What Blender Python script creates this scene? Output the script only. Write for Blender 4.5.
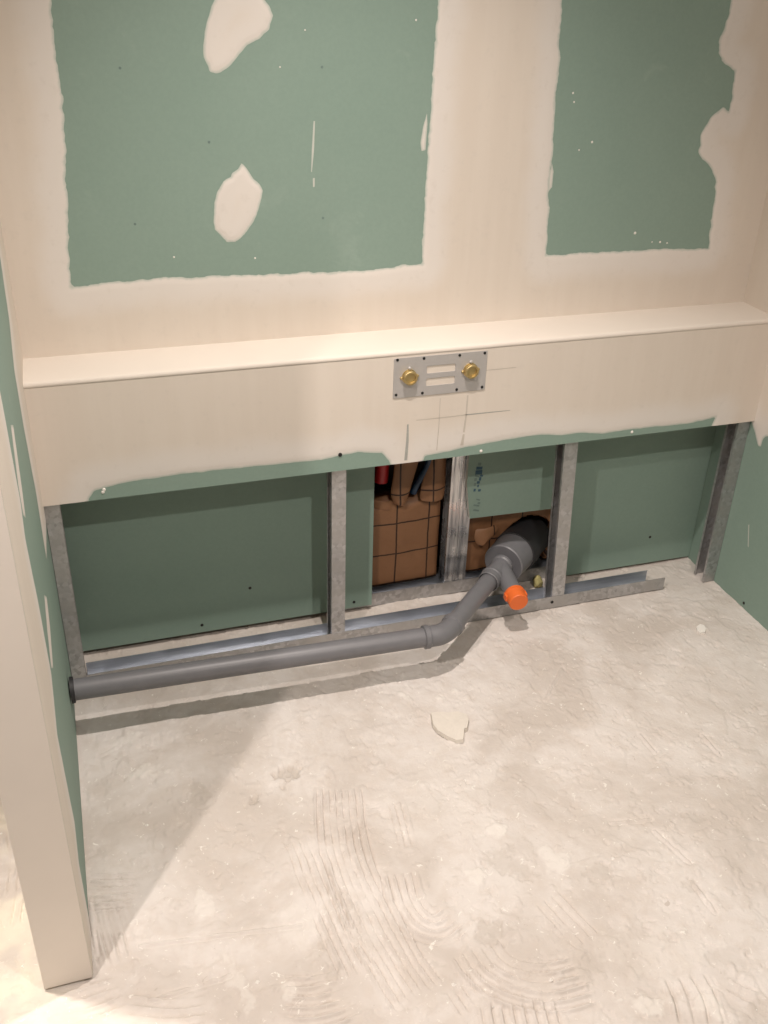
import bpy, bmesh, math, random
import numpy as np
from mathutils import Matrix, Vector

random.seed(4)
for o in list(bpy.data.objects):
    bpy.data.objects.remove(o)
scene = bpy.context.scene
COL = scene.collection

# ------------------------------------------------------------------ camera
FPX = 970.7847
CAM = np.array([0.1145, -1.9816, 1.5745])
YAW, PITCH, ROLL = 0.3268, -0.5126, 0.0312
_f = np.array([math.sin(YAW) * math.cos(PITCH), math.cos(YAW) * math.cos(PITCH), math.sin(PITCH)])
_r = np.cross(_f, [0, 0, 1]); _r /= np.linalg.norm(_r)
_u = np.cross(_r, _f)
RIGHT = math.cos(ROLL) * _r + math.sin(ROLL) * _u
UP = -math.sin(ROLL) * _r + math.cos(ROLL) * _u
FWD = _f
cd = bpy.data.cameras.new('camera')
cd.sensor_fit = 'VERTICAL'
cd.sensor_height = 24.0
cd.lens = FPX / 1024 * 24.0
cd.clip_start = 0.02
cam = bpy.data.objects.new('camera', cd)
COL.objects.link(cam)
cam.matrix_world = Matrix((
    (RIGHT[0], UP[0], -FWD[0], CAM[0]),
    (RIGHT[1], UP[1], -FWD[1], CAM[1]),
    (RIGHT[2], UP[2], -FWD[2], CAM[2]),
    (0, 0, 0, 1)))
scene.camera = cam

# ------------------------------------------------------------------ world, lights, exposure
wd = bpy.data.worlds.new('world')
scene.world = wd
wd.use_nodes = True
wd.node_tree.nodes['Background'].inputs[0].default_value = (0.9, 0.85, 0.78, 1)
wd.node_tree.nodes['Background'].inputs[1].default_value = 0.05


def spot(name, loc, target, watts, angle, blend, radius, color):
    l = bpy.data.lights.new(name, 'SPOT')
    l.energy = watts
    l.spot_size = math.radians(angle)
    l.spot_blend = blend
    l.shadow_soft_size = radius
    l.color = color
    o = bpy.data.objects.new(name, l)
    COL.objects.link(o)
    o.location = loc
    o.rotation_euler = (Vector(target) - Vector(loc)).to_track_quat('-Z', 'Y').to_euler()
    return o


WARM = (1.0, 0.90, 0.835)
spot('ceiling_spot_alcove', (0.63, -0.60, 2.42), (0.72, -0.64, 0.0), 138, 104, 1.0, 0.020, WARM)
spot('ceiling_spot_passage', (-0.60, -1.60, 2.42), (0.44, -0.76, 0.0), 124, 70, 0.9, 0.028, WARM)
spot('ceiling_spot_entrance', (0.95, -1.95, 2.42), (0.80, -0.6, 0.6), 82, 125, 1.0, 0.03, WARM)
spot('ceiling_spot_partition', (-0.30, -0.66, 2.42), (-0.12, -0.86, 0.0), 210, 30, 1.0, 0.03, (1.0, 0.91, 0.81))

vs = scene.view_settings
vs.view_transform = 'Standard'
vs.look = 'None'
vs.exposure = -0.02
vs.gamma = 1.0
vs.use_curve_mapping = False

# ------------------------------------------------------------------ measures (metres)
W = 1.838          # alcove width
H1 = 0.813         # ledge top
H2 = 0.526         # ledge underside
D = 0.147          # back boards
LP = 0.7985        # partition length in front of the ledge
TP = 0.0817        # partition thickness
CEIL = 2.5


def hit(px, py, axis, val):
    """photo pixel -> point on the plane axis = val"""
    d = FWD + RIGHT * (px - 384) / FPX - UP * (py - 512) / FPX
    i = 'xyz'.index(axis)
    return CAM + d * (val - CAM[i]) / d[i]


# ------------------------------------------------------------------ helpers
def tag(o, label=None, cat=None, group=None, kind=None):
    if label: o['label'] = label
    if cat: o['category'] = cat
    if group: o['group'] = group
    if kind: o['kind'] = kind
    return o


def obj(name, bm, mat, parent=None, smooth=False):
    me = bpy.data.meshes.new(name)
    bm.to_mesh(me); bm.free()
    if mat: me.materials.append(mat)
    if smooth:
        for p in me.polygons: p.use_smooth = True
    o = bpy.data.objects.new(name, me)
    COL.objects.link(o)
    if parent:
        o.parent = parent
    return o


def empty(name, loc=(0, 0, 0)):
    o = bpy.data.objects.new(name, None)
    o.empty_display_size = 0.05
    COL.objects.link(o)
    o.location = loc
    return o


def child_at(o, parent):
    """parent while keeping world coordinates baked in the mesh (parent only has a location)"""
    o.parent = parent
    o.matrix_parent_inverse = Matrix.Translation(-Vector(parent.location))
    return o


def box(bm, x0, x1, y0, y1, z0, z1):
    v = [bm.verts.new(p) for p in ((x0, y0, z0), (x1, y0, z0), (x1, y1, z0), (x0, y1, z0),
                                   (x0, y0, z1), (x1, y0, z1), (x1, y1, z1), (x0, y1, z1))]
    for f in ((3, 2, 1, 0), (4, 5, 6, 7), (0, 1, 5, 4), (1, 2, 6, 5), (2, 3, 7, 6), (3, 0, 4, 7)):
        bm.faces.new([v[i] for i in f])
    return v


def prism(bm, pts, y0, y1):
    """polygon in (x, z), extruded along y"""
    a = [bm.verts.new((p[0], y0, p[1])) for p in pts]
    b = [bm.verts.new((p[0], y1, p[1])) for p in pts]
    n = len(pts)
    bm.faces.new(a); bm.faces.new(list(reversed(b)))
    for i in range(n):
        bm.faces.new((a[i], b[i], b[(i + 1) % n], a[(i + 1) % n]))
    bmesh.ops.recalc_face_normals(bm, faces=bm.faces[:])


def lathe(bm, p0, axis, prof, seg=40):
    """rings (distance along axis, radius) round an axis through p0"""
    axis = Vector(axis).normalized()
    t = Vector((0, 0, 1)) if abs(axis.z) < 0.9 else Vector((1, 0, 0))
    a = axis.cross(t).normalized(); b = axis.cross(a)
    p0 = Vector(p0)
    rings = []
    for d, r in prof:
        c = p0 + axis * d
        if r < 1e-6:
            rings.append([bm.verts.new(c)])
        else:
            rings.append([bm.verts.new(c + (a * math.cos(2 * math.pi * k / seg) + b * math.sin(2 * math.pi * k / seg)) * r)
                          for k in range(seg)])
    for A, B in zip(rings, rings[1:]):
        for k in range(seg):
            q = [A[k % len(A)], A[(k + 1) % len(A)], B[(k + 1) % len(B)], B[k % len(B)]]
            u = []
            for x in q:
                if x not in u: u.append(x)
            if len(u) > 2: bm.faces.new(u)
    bmesh.ops.recalc_face_normals(bm, faces=bm.faces[:])


def tube(bm, path, radii, seg=24, cap=True):
    path = [Vector(p) for p in path]
    n = len(path)
    if not hasattr(radii, '__len__'): radii = [radii] * n
    rings = []
    ref = Vector((0, 0, 1))
    for i, p in enumerate(path):
        d = (path[min(i + 1, n - 1)] - path[max(i - 1, 0)]).normalized()
        if abs(d.dot(ref)) > 0.95: ref = Vector((0, 1, 0))
        a = d.cross(ref).normalized(); b = d.cross(a)
        rings.append([bm.verts.new(p + (a * math.cos(2 * math.pi * k / seg) + b * math.sin(2 * math.pi * k / seg)) * radii[i])
                      for k in range(seg)])
    for A, B in zip(rings, rings[1:]):
        for k in range(seg):
            bm.faces.new((A[k], A[(k + 1) % seg], B[(k + 1) % seg], B[k]))
    if cap:
        bm.faces.new(rings[0]); bm.faces.new(rings[-1])
    bmesh.ops.recalc_face_normals(bm, faces=bm.faces[:])


def smooth_by_angle(o, deg=35):
    me = o.data
    for p in me.polygons: p.use_smooth = True
    bm = bmesh.new(); bm.from_mesh(me)
    for e in bm.edges:
        if len(e.link_faces) == 2 and e.calc_face_angle(0) > math.radians(deg): e.smooth = False
    bm.to_mesh(me); bm.free()
    return o


# value noise
def _hash(ix, iy, seed):
    h = (ix * 374761393 + iy * 668265263 + seed * 1442695041) & 0xFFFFFFFF
    h = ((h ^ (h >> 13)) * 1274126177) & 0xFFFFFFFF
    return ((h ^ (h >> 16)) & 0xFFFF) / 65535.0


def vnoise(x, y, seed=0):
    x = np.asarray(x, float); y = np.asarray(y, float)
    ix = np.floor(x).astype(np.int64); iy = np.floor(y).astype(np.int64)
    fx = x - ix; fy = y - iy
    fx = fx * fx * (3 - 2 * fx); fy = fy * fy * (3 - 2 * fy)
    ix = ix + 1000; iy = iy + 1000
    a = _hash(ix, iy, seed); b = _hash(ix + 1, iy, seed)
    c = _hash(ix, iy + 1, seed); d = _hash(ix + 1, iy + 1, seed)
    return (a * (1 - fx) + b * fx) * (1 - fy) + (c * (1 - fx) + d * fx) * fy


def fbm(x, y, seed=0, oct=4, gain=0.5):
    s = 0; a = 1; t = 0
    for i in range(oct):
        s = s + a * vnoise(x * 2 ** i, y * 2 ** i, seed + i * 17); t += a; a *= gain
    return s / t - 0.5


def smoothstep(a, b, x):
    t = np.clip((x - a) / (b - a), 0, 1)
    return t * t * (3 - 2 * t)


def poly_sd(P, U, V):
    """signed distance to a polygon, positive inside"""
    P = np.asarray(P, float)
    d2 = np.full(U.shape, 1e9); inside = np.zeros(U.shape, bool)
    for i in range(len(P)):
        a = P[i]; b = P[(i + 1) % len(P)]
        e = b - a; L = e @ e
        if L < 1e-14: continue
        t = np.clip(((U - a[0]) * e[0] + (V - a[1]) * e[1]) / L, 0, 1)
        d2 = np.minimum(d2, (U - a[0] - t * e[0]) ** 2 + (V - a[1] - t * e[1]) ** 2)
        c = ((a[1] > V) != (b[1] > V))
        if abs(e[1]) > 1e-12:
            xx = e[0] * (V - a[1]) / e[1] + a[0]
            inside ^= (c & (U < xx))
    d = np.sqrt(d2)
    return np.where(inside, d, -d)


def coat(name, mat, org, ua, va, na, us, vs_, sd, thick, parent):
    """a thin skim of filler: the region sd > 0 of a grid, cut out by marching squares,
    feathered towards its edge; sd is stored for the material"""
    nu, nv = len(us), len(vs_)
    org, ua, va, na = (np.array(t, float) for t in (org, ua, va, na))
    verts = []; sds = []; faces = []; vid = {}

    def put(u, v, s):
        h = 0.00025 + thick * float(smoothstep(0, 0.014, np.array(max(s, 0.0))))
        verts.append(tuple(org + ua * u + va * v + na * h)); sds.append(max(s, 0.0))
        return len(verts) - 1

    def corner(i, j):
        k = (i, j)
        if k not in vid: vid[k] = put(us[i], vs_[j], sd[i, j])
        return vid[k]

    def cross(i, j, i2, j2):
        k = (i, j, i2, j2) if (i, j) < (i2, j2) else (i2, j2, i, j)
        if k not in vid:
            a, b = sd[k[0], k[1]], sd[k[2], k[3]]
            t = a / (a - b)
            vid[k] = put(us[k[0]] * (1 - t) + us[k[2]] * t, vs_[k[1]] * (1 - t) + vs_[k[3]] * t, 0.0)
        return vid[k]

    ins = sd > 0
    cnt = ins[:-1, :-1].astype(int) + ins[1:, :-1] + ins[1:, 1:] + ins[:-1, 1:]
    for i, j in np.argwhere(cnt > 0):
        q = [(i, j), (i + 1, j), (i + 1, j + 1), (i, j + 1)]
        if cnt[i, j] == 4:
            faces.append([corner(*c) for c in q]); continue
        f = []
        for k in range(4):
            a, b = q[k], q[(k + 1) % 4]
            if ins[a]: f.append(corner(*a))
            if ins[a] != ins[b]: f.append(cross(*a, *b))
        if len(f) > 2: faces.append(f)
    me = bpy.data.meshes.new(name)
    me.from_pydata(verts, [], faces)
    at = me.attributes.new('sd', 'FLOAT', 'POINT')
    at.data.foreach_set('value', np.array(sds, np.float32))
    for p in me.polygons: p.use_smooth = True
    me.materials.append(mat)
    o = bpy.data.objects.new(name, me)
    COL.objects.link(o); o.parent = parent
    # face the room
    if np.dot(np.cross(ua, va), na) < 0: me.flip_normals()
    return o


# ------------------------------------------------------------------ materials
def mat_new(name):
    m = bpy.data.materials.new(name)
    m.use_nodes = True
    nt = m.node_tree
    return m, nt, nt.nodes['Principled BSDF']


def N(nt, t, **kw):
    n = nt.nodes.new(t)
    for k, v in kw.items(): setattr(n, k, v)
    return n


def noise(nt, scale, detail=3, rough=0.55, vec=None, dist=0.0):
    n = N(nt, 'ShaderNodeTexNoise')
    n.inputs['Scale'].default_value = scale
    n.inputs['Detail'].default_value = detail
    n.inputs['Roughness'].default_value = rough
    n.inputs['Distortion'].default_value = dist
    if vec is not None: nt.links.new(vec, n.inputs['Vector'])
    return n


def mixc(nt, fac, a, b, mode='MIX'):
    n = N(nt, 'ShaderNodeMix', data_type='RGBA', blend_type=mode)
    for sock, v in ((n.inputs[0], fac), (n.inputs[6], a), (n.inputs[7], b)):
        if hasattr(v, 'links'): nt.links.new(v, sock)
        elif isinstance(v, (tuple, list)): sock.default_value = (*v, 1)
        else: sock.default_value = v
    return n.outputs[2]


def maprange(nt, v, a, b, c=0.0, d=1.0, smooth=True):
    n = N(nt, 'ShaderNodeMapRange')
    if smooth: n.interpolation_type = 'SMOOTHSTEP'
    nt.links.new(v, n.inputs[0])
    for i, x in zip((1, 2, 3, 4), (a, b, c, d)): n.inputs[i].default_value = x
    return n.outputs[0]


def math_n(nt, op, a, b=0.0):
    n = N(nt, 'ShaderNodeMath', operation=op)
    for i, v in enumerate((a, b)):
        if hasattr(v, 'links'): nt.links.new(v, n.inputs[i])
        else: n.inputs[i].default_value = v
    return n.outputs[0]


def bump(nt, h, strength, dist, b):
    n = N(nt, 'ShaderNodeBump')
    n.inputs['Strength'].default_value = strength
    n.inputs['Distance'].default_value = dist
    nt.links.new(h, n.inputs['Height'])
    nt.links.new(n.outputs[0], b.inputs['Normal'])


def objvec(nt):
    return N(nt, 'ShaderNodeTexCoord').outputs['Object']


def attr(nt, name):
    return N(nt, 'ShaderNodeAttribute', attribute_name=name).outputs['Fac']


def simple(name, col, rough=0.6, metal=0.0, var=0.12, scale=30, bmp=0.0):
    m, nt, b = mat_new(name)
    v = objvec(nt)
    n = noise(nt, scale, 4, 0.6, v)
    dark = tuple(c * (1 - var) for c in col); lite = tuple(min(1, c * (1 + var)) for c in col)
    nt.links.new(mixc(nt, n.outputs[0], dark, lite), b.inputs['Base Color'])
    b.inputs['Roughness'].default_value = rough
    b.inputs['Metallic'].default_value = metal
    if bmp: bump(nt, n.outputs[0], bmp, 0.002, b)
    return m


# green moisture-resistant board
m, nt, b = mat_new('green_plasterboard'); M_GREEN = m
v = objvec(nt)
n1 = noise(nt, 2.3, 4, 0.6, v); n2 = noise(nt, 120, 2, 0.6, v); n3 = noise(nt, 9, 4, 0.65, v, 0.6)
c = mixc(nt, n1.outputs[0], (0.212, 0.305, 0.255), (0.262, 0.352, 0.300))
c = mixc(nt, maprange(nt, n3.outputs[0], 0.62, 0.78, 0, 0.25), c, (0.36, 0.44, 0.39))
c = mixc(nt, maprange(nt, n2.outputs[0], 0.2, 0.8, 0, 0.12), c, (0.15, 0.22, 0.18))
nt.links.new(c, b.inputs['Base Color'])
b.inputs['Roughness'].default_value = 0.72
bump(nt, n2.outputs[0], 0.08, 0.001, b)

# joint compound: thin feathered edge, whiter second coat, beige first coat
m, nt, b = mat_new('joint_compound'); M_COAT = m
v = objvec(nt)
sd = attr(nt, 'sd')
nA = noise(nt, 7, 4, 0.6, v, 0.4); nB = noise(nt, 45, 3, 0.6, v); nC = noise(nt, 1.6, 2, 0.5, v)
mp = N(nt, 'ShaderNodeMapping'); nt.links.new(v, mp.inputs[0]); mp.inputs['Scale'].default_value = (26, 26, 2.0)
nS = noise(nt, 1.0, 3, 0.6, mp.outputs[0])
sdn = math_n(nt, 'ADD', sd, math_n(nt, 'MULTIPLY', math_n(nt, 'SUBTRACT', nA.outputs[0], 0.5), 0.05))
base = mixc(nt, nC.outputs[0], (0.645, 0.575, 0.495), (0.69, 0.625, 0.55))
base = mixc(nt, maprange(nt, nS.outputs[0], 0.35, 0.7, 0, 0.3), base, (0.72, 0.66, 0.585))
c = mixc(nt, maprange(nt, sdn, 0.025, 0.085), (0.705, 0.66, 0.61), base)
c = mixc(nt, maprange(nt, nB.outputs[0], 0.55, 0.8, 0, 0.3), c, (0.58, 0.53, 0.47))
sde = math_n(nt, 'ADD', sd, math_n(nt, 'MULTIPLY', math_n(nt, 'SUBTRACT', nB.outputs[0], 0.5), 0.006))
c = mixc(nt, maprange(nt, sde, 0.0, 0.007), (0.50, 0.53, 0.475), c)
nt.links.new(c, b.inputs['Base Color'])
b.inputs['Roughness'].default_value = 0.82
bump(nt, nS.outputs[0], 0.12, 0.002, b)

# board edges, plain plaster
M_PLASTER = simple('plaster', (0.69, 0.61, 0.52), 0.85, 0, 0.06, 6, 0.05)
M_CAP = simple('partition_skim', (0.77, 0.71, 0.64), 0.82, 0, 0.05, 6, 0.05)
M_TOP = simple('ledge_skim', (0.69, 0.63, 0.56), 0.8, 0, 0.05, 6, 0.05)
M_FRESH = simple('white_plaster', (0.80, 0.77, 0.72), 0.8, 0, 0.05, 40, 0.1)
M_CORE = simple('gypsum_core', (0.62, 0.60, 0.55), 0.9, 0, 0.1, 60, 0.2)

# galvanised steel
m, nt, b = mat_new('galvanised_steel'); M_GALV = m
v = objvec(nt)
vo = N(nt, 'ShaderNodeTexVoronoi'); vo.inputs['Scale'].default_value = 100; nt.links.new(v, vo.inputs['Vector'])
n1 = noise(nt, 14, 4, 0.6, v)
sp = mixc(nt, vo.outputs['Color'], (0.32, 0.32, 0.32), (0.56, 0.56, 0.57))
sp = mixc(nt, maprange(nt, n1.outputs[0], 0.35, 0.7), sp, (0.43, 0.42, 0.41))
nt.links.new(sp, b.inputs['Base Color'])
b.inputs['Metallic'].default_value = 0.7
nt.links.new(maprange(nt, n1.outputs[0], 0.3, 0.75, 0.30, 0.52), b.inputs['Roughness'])
bump(nt, vo.outputs['Distance'], 0.06, 0.001, b)

def zinc(name, stretch, dark, lite, rmin, rmax):
    m, nt, b = mat_new(name)
    v = objvec(nt)
    mp = N(nt, 'ShaderNodeMapping'); nt.links.new(v, mp.inputs[0]); mp.inputs['Scale'].default_value = stretch
    n1 = noise(nt, 1.0, 3, 0.6, mp.outputs[0]); n2 = noise(nt, 16, 3, 0.6, v)
    nt.links.new(mixc(nt, maprange(nt, n1.outputs[0], 0.35, 0.65), dark, lite), b.inputs['Base Color'])
    b.inputs['Metallic'].default_value = 0.85
    nt.links.new(maprange(nt, n2.outputs[0], 0.35, 0.65, rmin, rmax), b.inputs['Roughness'])
    bump(nt, n1.outputs[0], 0.06, 0.002, b)
    return m


M_ZINC = zinc('bright_zinc', (75, 75, 5), (0.42, 0.43, 0.45), (0.80, 0.80, 0.80), 0.18, 0.42)
M_TRACK = zinc('bluish_zinc', (3, 40, 40), (0.50, 0.53, 0.58), (0.66, 0.69, 0.74), 0.28, 0.45)
M_PLATE = simple('zinc_plate', (0.52, 0.50, 0.485), 0.5, 0.4, 0.05, 60)
M_BRASS = simple('brass', (0.56, 0.43, 0.20), 0.42, 0.8, 0.12, 90)
M_BLACK = simple('black_screw', (0.015, 0.015, 0.015), 0.5, 0.2)
M_PVC = simple('grey_plastic', (0.165, 0.165, 0.175), 0.42, 0, 0.10, 40)
M_PVCD = simple('dark_grey_plastic', (0.11, 0.11, 0.12), 0.5, 0, 0.12, 40)
M_RUBBER = simple('black_rubber', (0.02, 0.02, 0.022), 0.6, 0, 0.2, 40)
M_ORANGE = simple('orange_plastic', (0.80, 0.16, 0.03), 0.45, 0, 0.08, 40)
M_RED = simple('red_plastic', (0.50, 0.02, 0.025), 0.4, 0, 0.1, 40)
M_BLUE = simple('blue_plastic', (0.012, 0.035, 0.075), 0.4, 0, 0.1, 40)
M_INK = simple('blue_ink', (0.05, 0.11, 0.16), 0.8, 0, 0.3, 200)
M_PENCIL = simple('grey_mark', (0.36, 0.36, 0.33), 0.9, 0, 0.25, 120)
M_INKF = simple('faded_ink', (0.15, 0.215, 0.2), 0.8, 0, 0.2, 200)
M_WOOL = simple('glass_wool', (0.42, 0.37, 0.16), 0.95, 0, 0.35, 150, 0.6)
M_VOID = simple('cavity_wall', (0.10, 0.09, 0.08), 0.9, 0, 0.2, 20)
M_CHIP = simple('plaster_chip', (0.70, 0.65, 0.58), 0.85, 0, 0.08, 80, 0.2)

# kraft facing with a printed grid
GX = hit(396, 530, 'y', 0.19); GX2 = hit(428.5, 528, 'y', 0.19)
GZ = hit(396, 522.5, 'y', 0.19); GZ2 = hit(396, 552.5, 'y', 0.19)
m, nt, b = mat_new('kraft_paper_grid'); M_KRAFT = m
v = objvec(nt)
n1 = noise(nt, 11, 4, 0.6, v, 0.5); n2 = noise(nt, 70, 3, 0.6, v)
c = mixc(nt, n1.outputs[0], (0.21, 0.10, 0.046), (0.29, 0.145, 0.07))
c = mixc(nt, maprange(nt, n2.outputs[0], 0.5, 0.8, 0, 0.25), c, (0.17, 0.078, 0.034))
sx = N(nt, 'ShaderNodeSeparateXYZ'); nt.links.new(v, sx.inputs[0])
wob = math_n(nt, 'MULTIPLY', math_n(nt, 'SUBTRACT', n1.outputs[0], 0.5), 0.006)
lines = None
for sock, origin, step in ((sx.outputs[0], GX[0], GX2[0] - GX[0]), (sx.outputs[2], GZ[2], abs(GZ2[2] - GZ[2]))):
    t = math_n(nt, 'DIVIDE', math_n(nt, 'SUBTRACT', math_n(nt, 'ADD', sock, wob), origin), step)
    fr = math_n(nt, 'ABSOLUTE', math_n(nt, 'SUBTRACT', t, math_n(nt, 'ROUND', t)))
    l = math_n(nt, 'LESS_THAN', fr, 0.0022 / step)
    lines = l if lines is None else math_n(nt, 'MAXIMUM', lines, l)
c = mixc(nt, lines, c, (0.03, 0.012, 0.006))
nt.links.new(c, b.inputs['Base Color'])
b.inputs['Roughness'].default_value = 0.55
bump(nt, n1.outputs[0], 0.25, 0.01, b)

# screed
m, nt, b = mat_new('cement_floor'); M_FLOOR = m
v = objvec(nt)
n1 = noise(nt, 3.2, 5, 0.62, v, 0.5); n2 = noise(nt, 22, 5, 0.65, v, 0.3); n3 = noise(nt, 140, 3, 0.6, v); n4 = noise(nt, 60, 4, 0.7, v, 1.0)
c = mixc(nt, maprange(nt, n1.outputs[0], 0.38, 0.62), (0.555, 0.50, 0.45), (0.69, 0.645, 0.605))
c = mixc(nt, maprange(nt, n2.outputs[0], 0.42, 0.72, 0, 0.55), c, (0.585, 0.52, 0.46))
c = mixc(nt, maprange(nt, n2.outputs[0], 0.62, 0.75, 0, 0.5), c, (0.75, 0.71, 0.66))
c = mixc(nt, maprange(nt, n4.outputs[0], 0.63, 0.69, 0, 0.8), c, (0.82, 0.79, 0.73))
c = mixc(nt, maprange(nt, n4.outputs[0], 0.27, 0.34, 0.6, 0), c, (0.44, 0.385, 0.33))
c = mixc(nt, attr(nt, 'stain_shade'), c, (0.44, 0.39, 0.335))
c = mixc(nt, attr(nt, 'white'), c, (0.80, 0.765, 0.71))
c = mixc(nt, attr(nt, 'glue'), c, (0.76, 0.70, 0.58))
nt.links.new(c, b.inputs['Base Color'])
b.inputs['Roughness'].default_value = 0.8
hh = math_n(nt, 'ADD', n2.outputs[0], math_n(nt, 'MULTIPLY', n3.outputs[0], 0.35))
bump(nt, hh, 0.30, 0.006, b)

# ------------------------------------------------------------------ floor with trowel combing
FX0, FX1, FY0, FY1, RES = -0.32, W + 0.004, -1.30, D + 0.03, 0.0025
xs = np.concatenate([np.linspace(-2.2, FX0, 24)[:-1], np.arange(FX0, FX1, 0.0025), [W + 0.1]])
ys = np.concatenate([np.linspace(-3.4, FY0, 24)[:-1], np.arange(FY0, -0.52, 0.0025), np.arange(-0.52, FY1, 0.0042), [D + 0.17]])
X, Y = np.meshgrid(xs, ys, indexing='ij')
Z = 0.0052 * fbm(X * 3.1, Y * 3.1, 3, 4) + 0.0030 * fbm(X * 17, Y * 17, 9, 4, 0.6)
# flat troweled plates with broken rims
pl = fbm(X * 4.3 + 3, Y * 4.3, 31, 3)
Z += 0.0016 * smoothstep(0.02, 0.05, pl + 0.10 * fbm(X * 40, Y * 40, 33, 2))
pl2 = fbm(X * 7.7 + 8, Y * 7.7 + 2, 57, 3)
Z += 0.0014 * smoothstep(0.08, 0.11, pl2 + 0.12 * fbm(X * 36, Y * 36, 34, 2))
fl = fbm(X * 26 + Y * 9, Y * 19, 61, 4, 0.6)
Z += 0.0016 * smoothstep(0.19, 0.21, fl) - 0.0018 * smoothstep(0.20, 0.23, fbm(X * 33, Y * 33 + X * 12, 63, 4, 0.6))


def fpt(p): return hit(p[0], p[1], 'z', 0)[:2]


def chaikin(P, n=3, closed=False):
    P = [np.array(p, float) for p in P]
    for _ in range(n):
        Q = [] if closed else [P[0]]
        rng = range(len(P)) if closed else range(len(P) - 1)
        for i in rng:
            a, b_ = P[i], P[(i + 1) % len(P)]
            Q += [a * 0.75 + b_ * 0.25, a * 0.25 + b_ * 0.75]
        if not closed: Q.append(P[-1])
        P = Q
    return P


stain_shade = np.zeros(X.shape); white = np.zeros(X.shape)  # dark mask: floor stains plus the shade painted into comb grooves


def comb(px, width, teeth, amp, seed):
    """parallel trowel ridges following a stroke traced in the photo"""
    global Z
    P = np.array([fpt(p) for p in px])
    P = np.array(chaikin(P, 3))
    lo = P.min(0) - width; hi = P.max(0) + width
    i0, i1 = np.searchsorted(xs, [lo[0], hi[0]]); j0, j1 = np.searchsorted(ys, [lo[1], hi[1]])
    if i1 - i0 < 2 or j1 - j0 < 2: return
    U = X[i0:i1, j0:j1]; V = Y[i0:i1, j0:j1]
    best = np.full(U.shape, 1e9); T = np.zeros(U.shape); S = np.zeros(U.shape)
    seg = np.linalg.norm(np.diff(P, axis=0), axis=1); cum = np.concatenate([[0], np.cumsum(seg)]); L = cum[-1]
    for k in range(len(seg)):
        a = P[k]; e = (P[k + 1] - a) / max(seg[k], 1e-9)
        t = (U - a[0]) * e[0] + (V - a[1]) * e[1]
        tc = np.clip(t, 0, seg[k])
        dx = U - a[0] - tc * e[0]; dy = V - a[1] - tc * e[1]
        d = np.hypot(dx, dy)
        m_ = d < best
        best = np.where(m_, d, best)
        T = np.where(m_, np.sign(e[0] * dy - e[1] * dx) * d, T)
        S = np.where(m_, cum[k] + t, S)
    T = T + 0.006 * fbm(U * 14, V * 14, seed, 2)
    p = width / teeth
    fr = np.mod(T / p, 1.0)
    prof = np.exp(-((fr - 0.48) / 0.16) ** 2) * 1.2 - 1.9 * np.exp(-((fr - 0.74) / 0.085) ** 2)
    win = smoothstep(width * 0.56, width * 0.42, np.abs(T)) * smoothstep(0, 0.02, S) * smoothstep(L, L - 0.03, S)
    wear = smoothstep(-0.22, 0.10, fbm(U * 26, V * 26, seed + 5, 3))
    gr_ = np.exp(-((fr - 0.74) / 0.10) ** 2) * win * wear * 0.62   # groove shade painted into the floor colour between ridges
    stain_shade[i0:i1, j0:j1] = np.maximum(stain_shade[i0:i1, j0:j1], gr_)
    Z[i0:i1, j0:j1] += amp * 2.0 * prof * win * (0.15 + 0.85 * wear)


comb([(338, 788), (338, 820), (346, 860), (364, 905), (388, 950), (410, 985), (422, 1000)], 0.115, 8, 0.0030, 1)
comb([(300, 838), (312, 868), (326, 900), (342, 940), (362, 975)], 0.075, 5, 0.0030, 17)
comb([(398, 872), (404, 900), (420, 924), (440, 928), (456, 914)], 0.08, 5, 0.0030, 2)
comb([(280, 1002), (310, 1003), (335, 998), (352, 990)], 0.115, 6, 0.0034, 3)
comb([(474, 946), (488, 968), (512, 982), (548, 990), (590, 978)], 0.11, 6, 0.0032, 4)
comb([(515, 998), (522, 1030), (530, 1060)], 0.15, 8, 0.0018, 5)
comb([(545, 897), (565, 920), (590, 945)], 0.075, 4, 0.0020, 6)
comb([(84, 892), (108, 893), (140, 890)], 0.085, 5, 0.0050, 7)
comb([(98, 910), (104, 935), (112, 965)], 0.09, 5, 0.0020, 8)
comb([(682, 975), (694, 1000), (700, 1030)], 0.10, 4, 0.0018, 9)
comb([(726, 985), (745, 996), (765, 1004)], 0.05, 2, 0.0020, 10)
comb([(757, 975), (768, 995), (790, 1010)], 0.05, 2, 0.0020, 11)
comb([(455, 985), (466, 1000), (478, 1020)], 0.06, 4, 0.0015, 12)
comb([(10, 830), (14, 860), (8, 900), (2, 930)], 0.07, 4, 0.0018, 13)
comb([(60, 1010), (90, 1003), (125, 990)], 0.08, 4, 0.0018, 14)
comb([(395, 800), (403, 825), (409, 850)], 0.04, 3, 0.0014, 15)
comb([(120, 1010), (170, 1015), (215, 1010)], 0.07, 4, 0.0010, 16)

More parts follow.
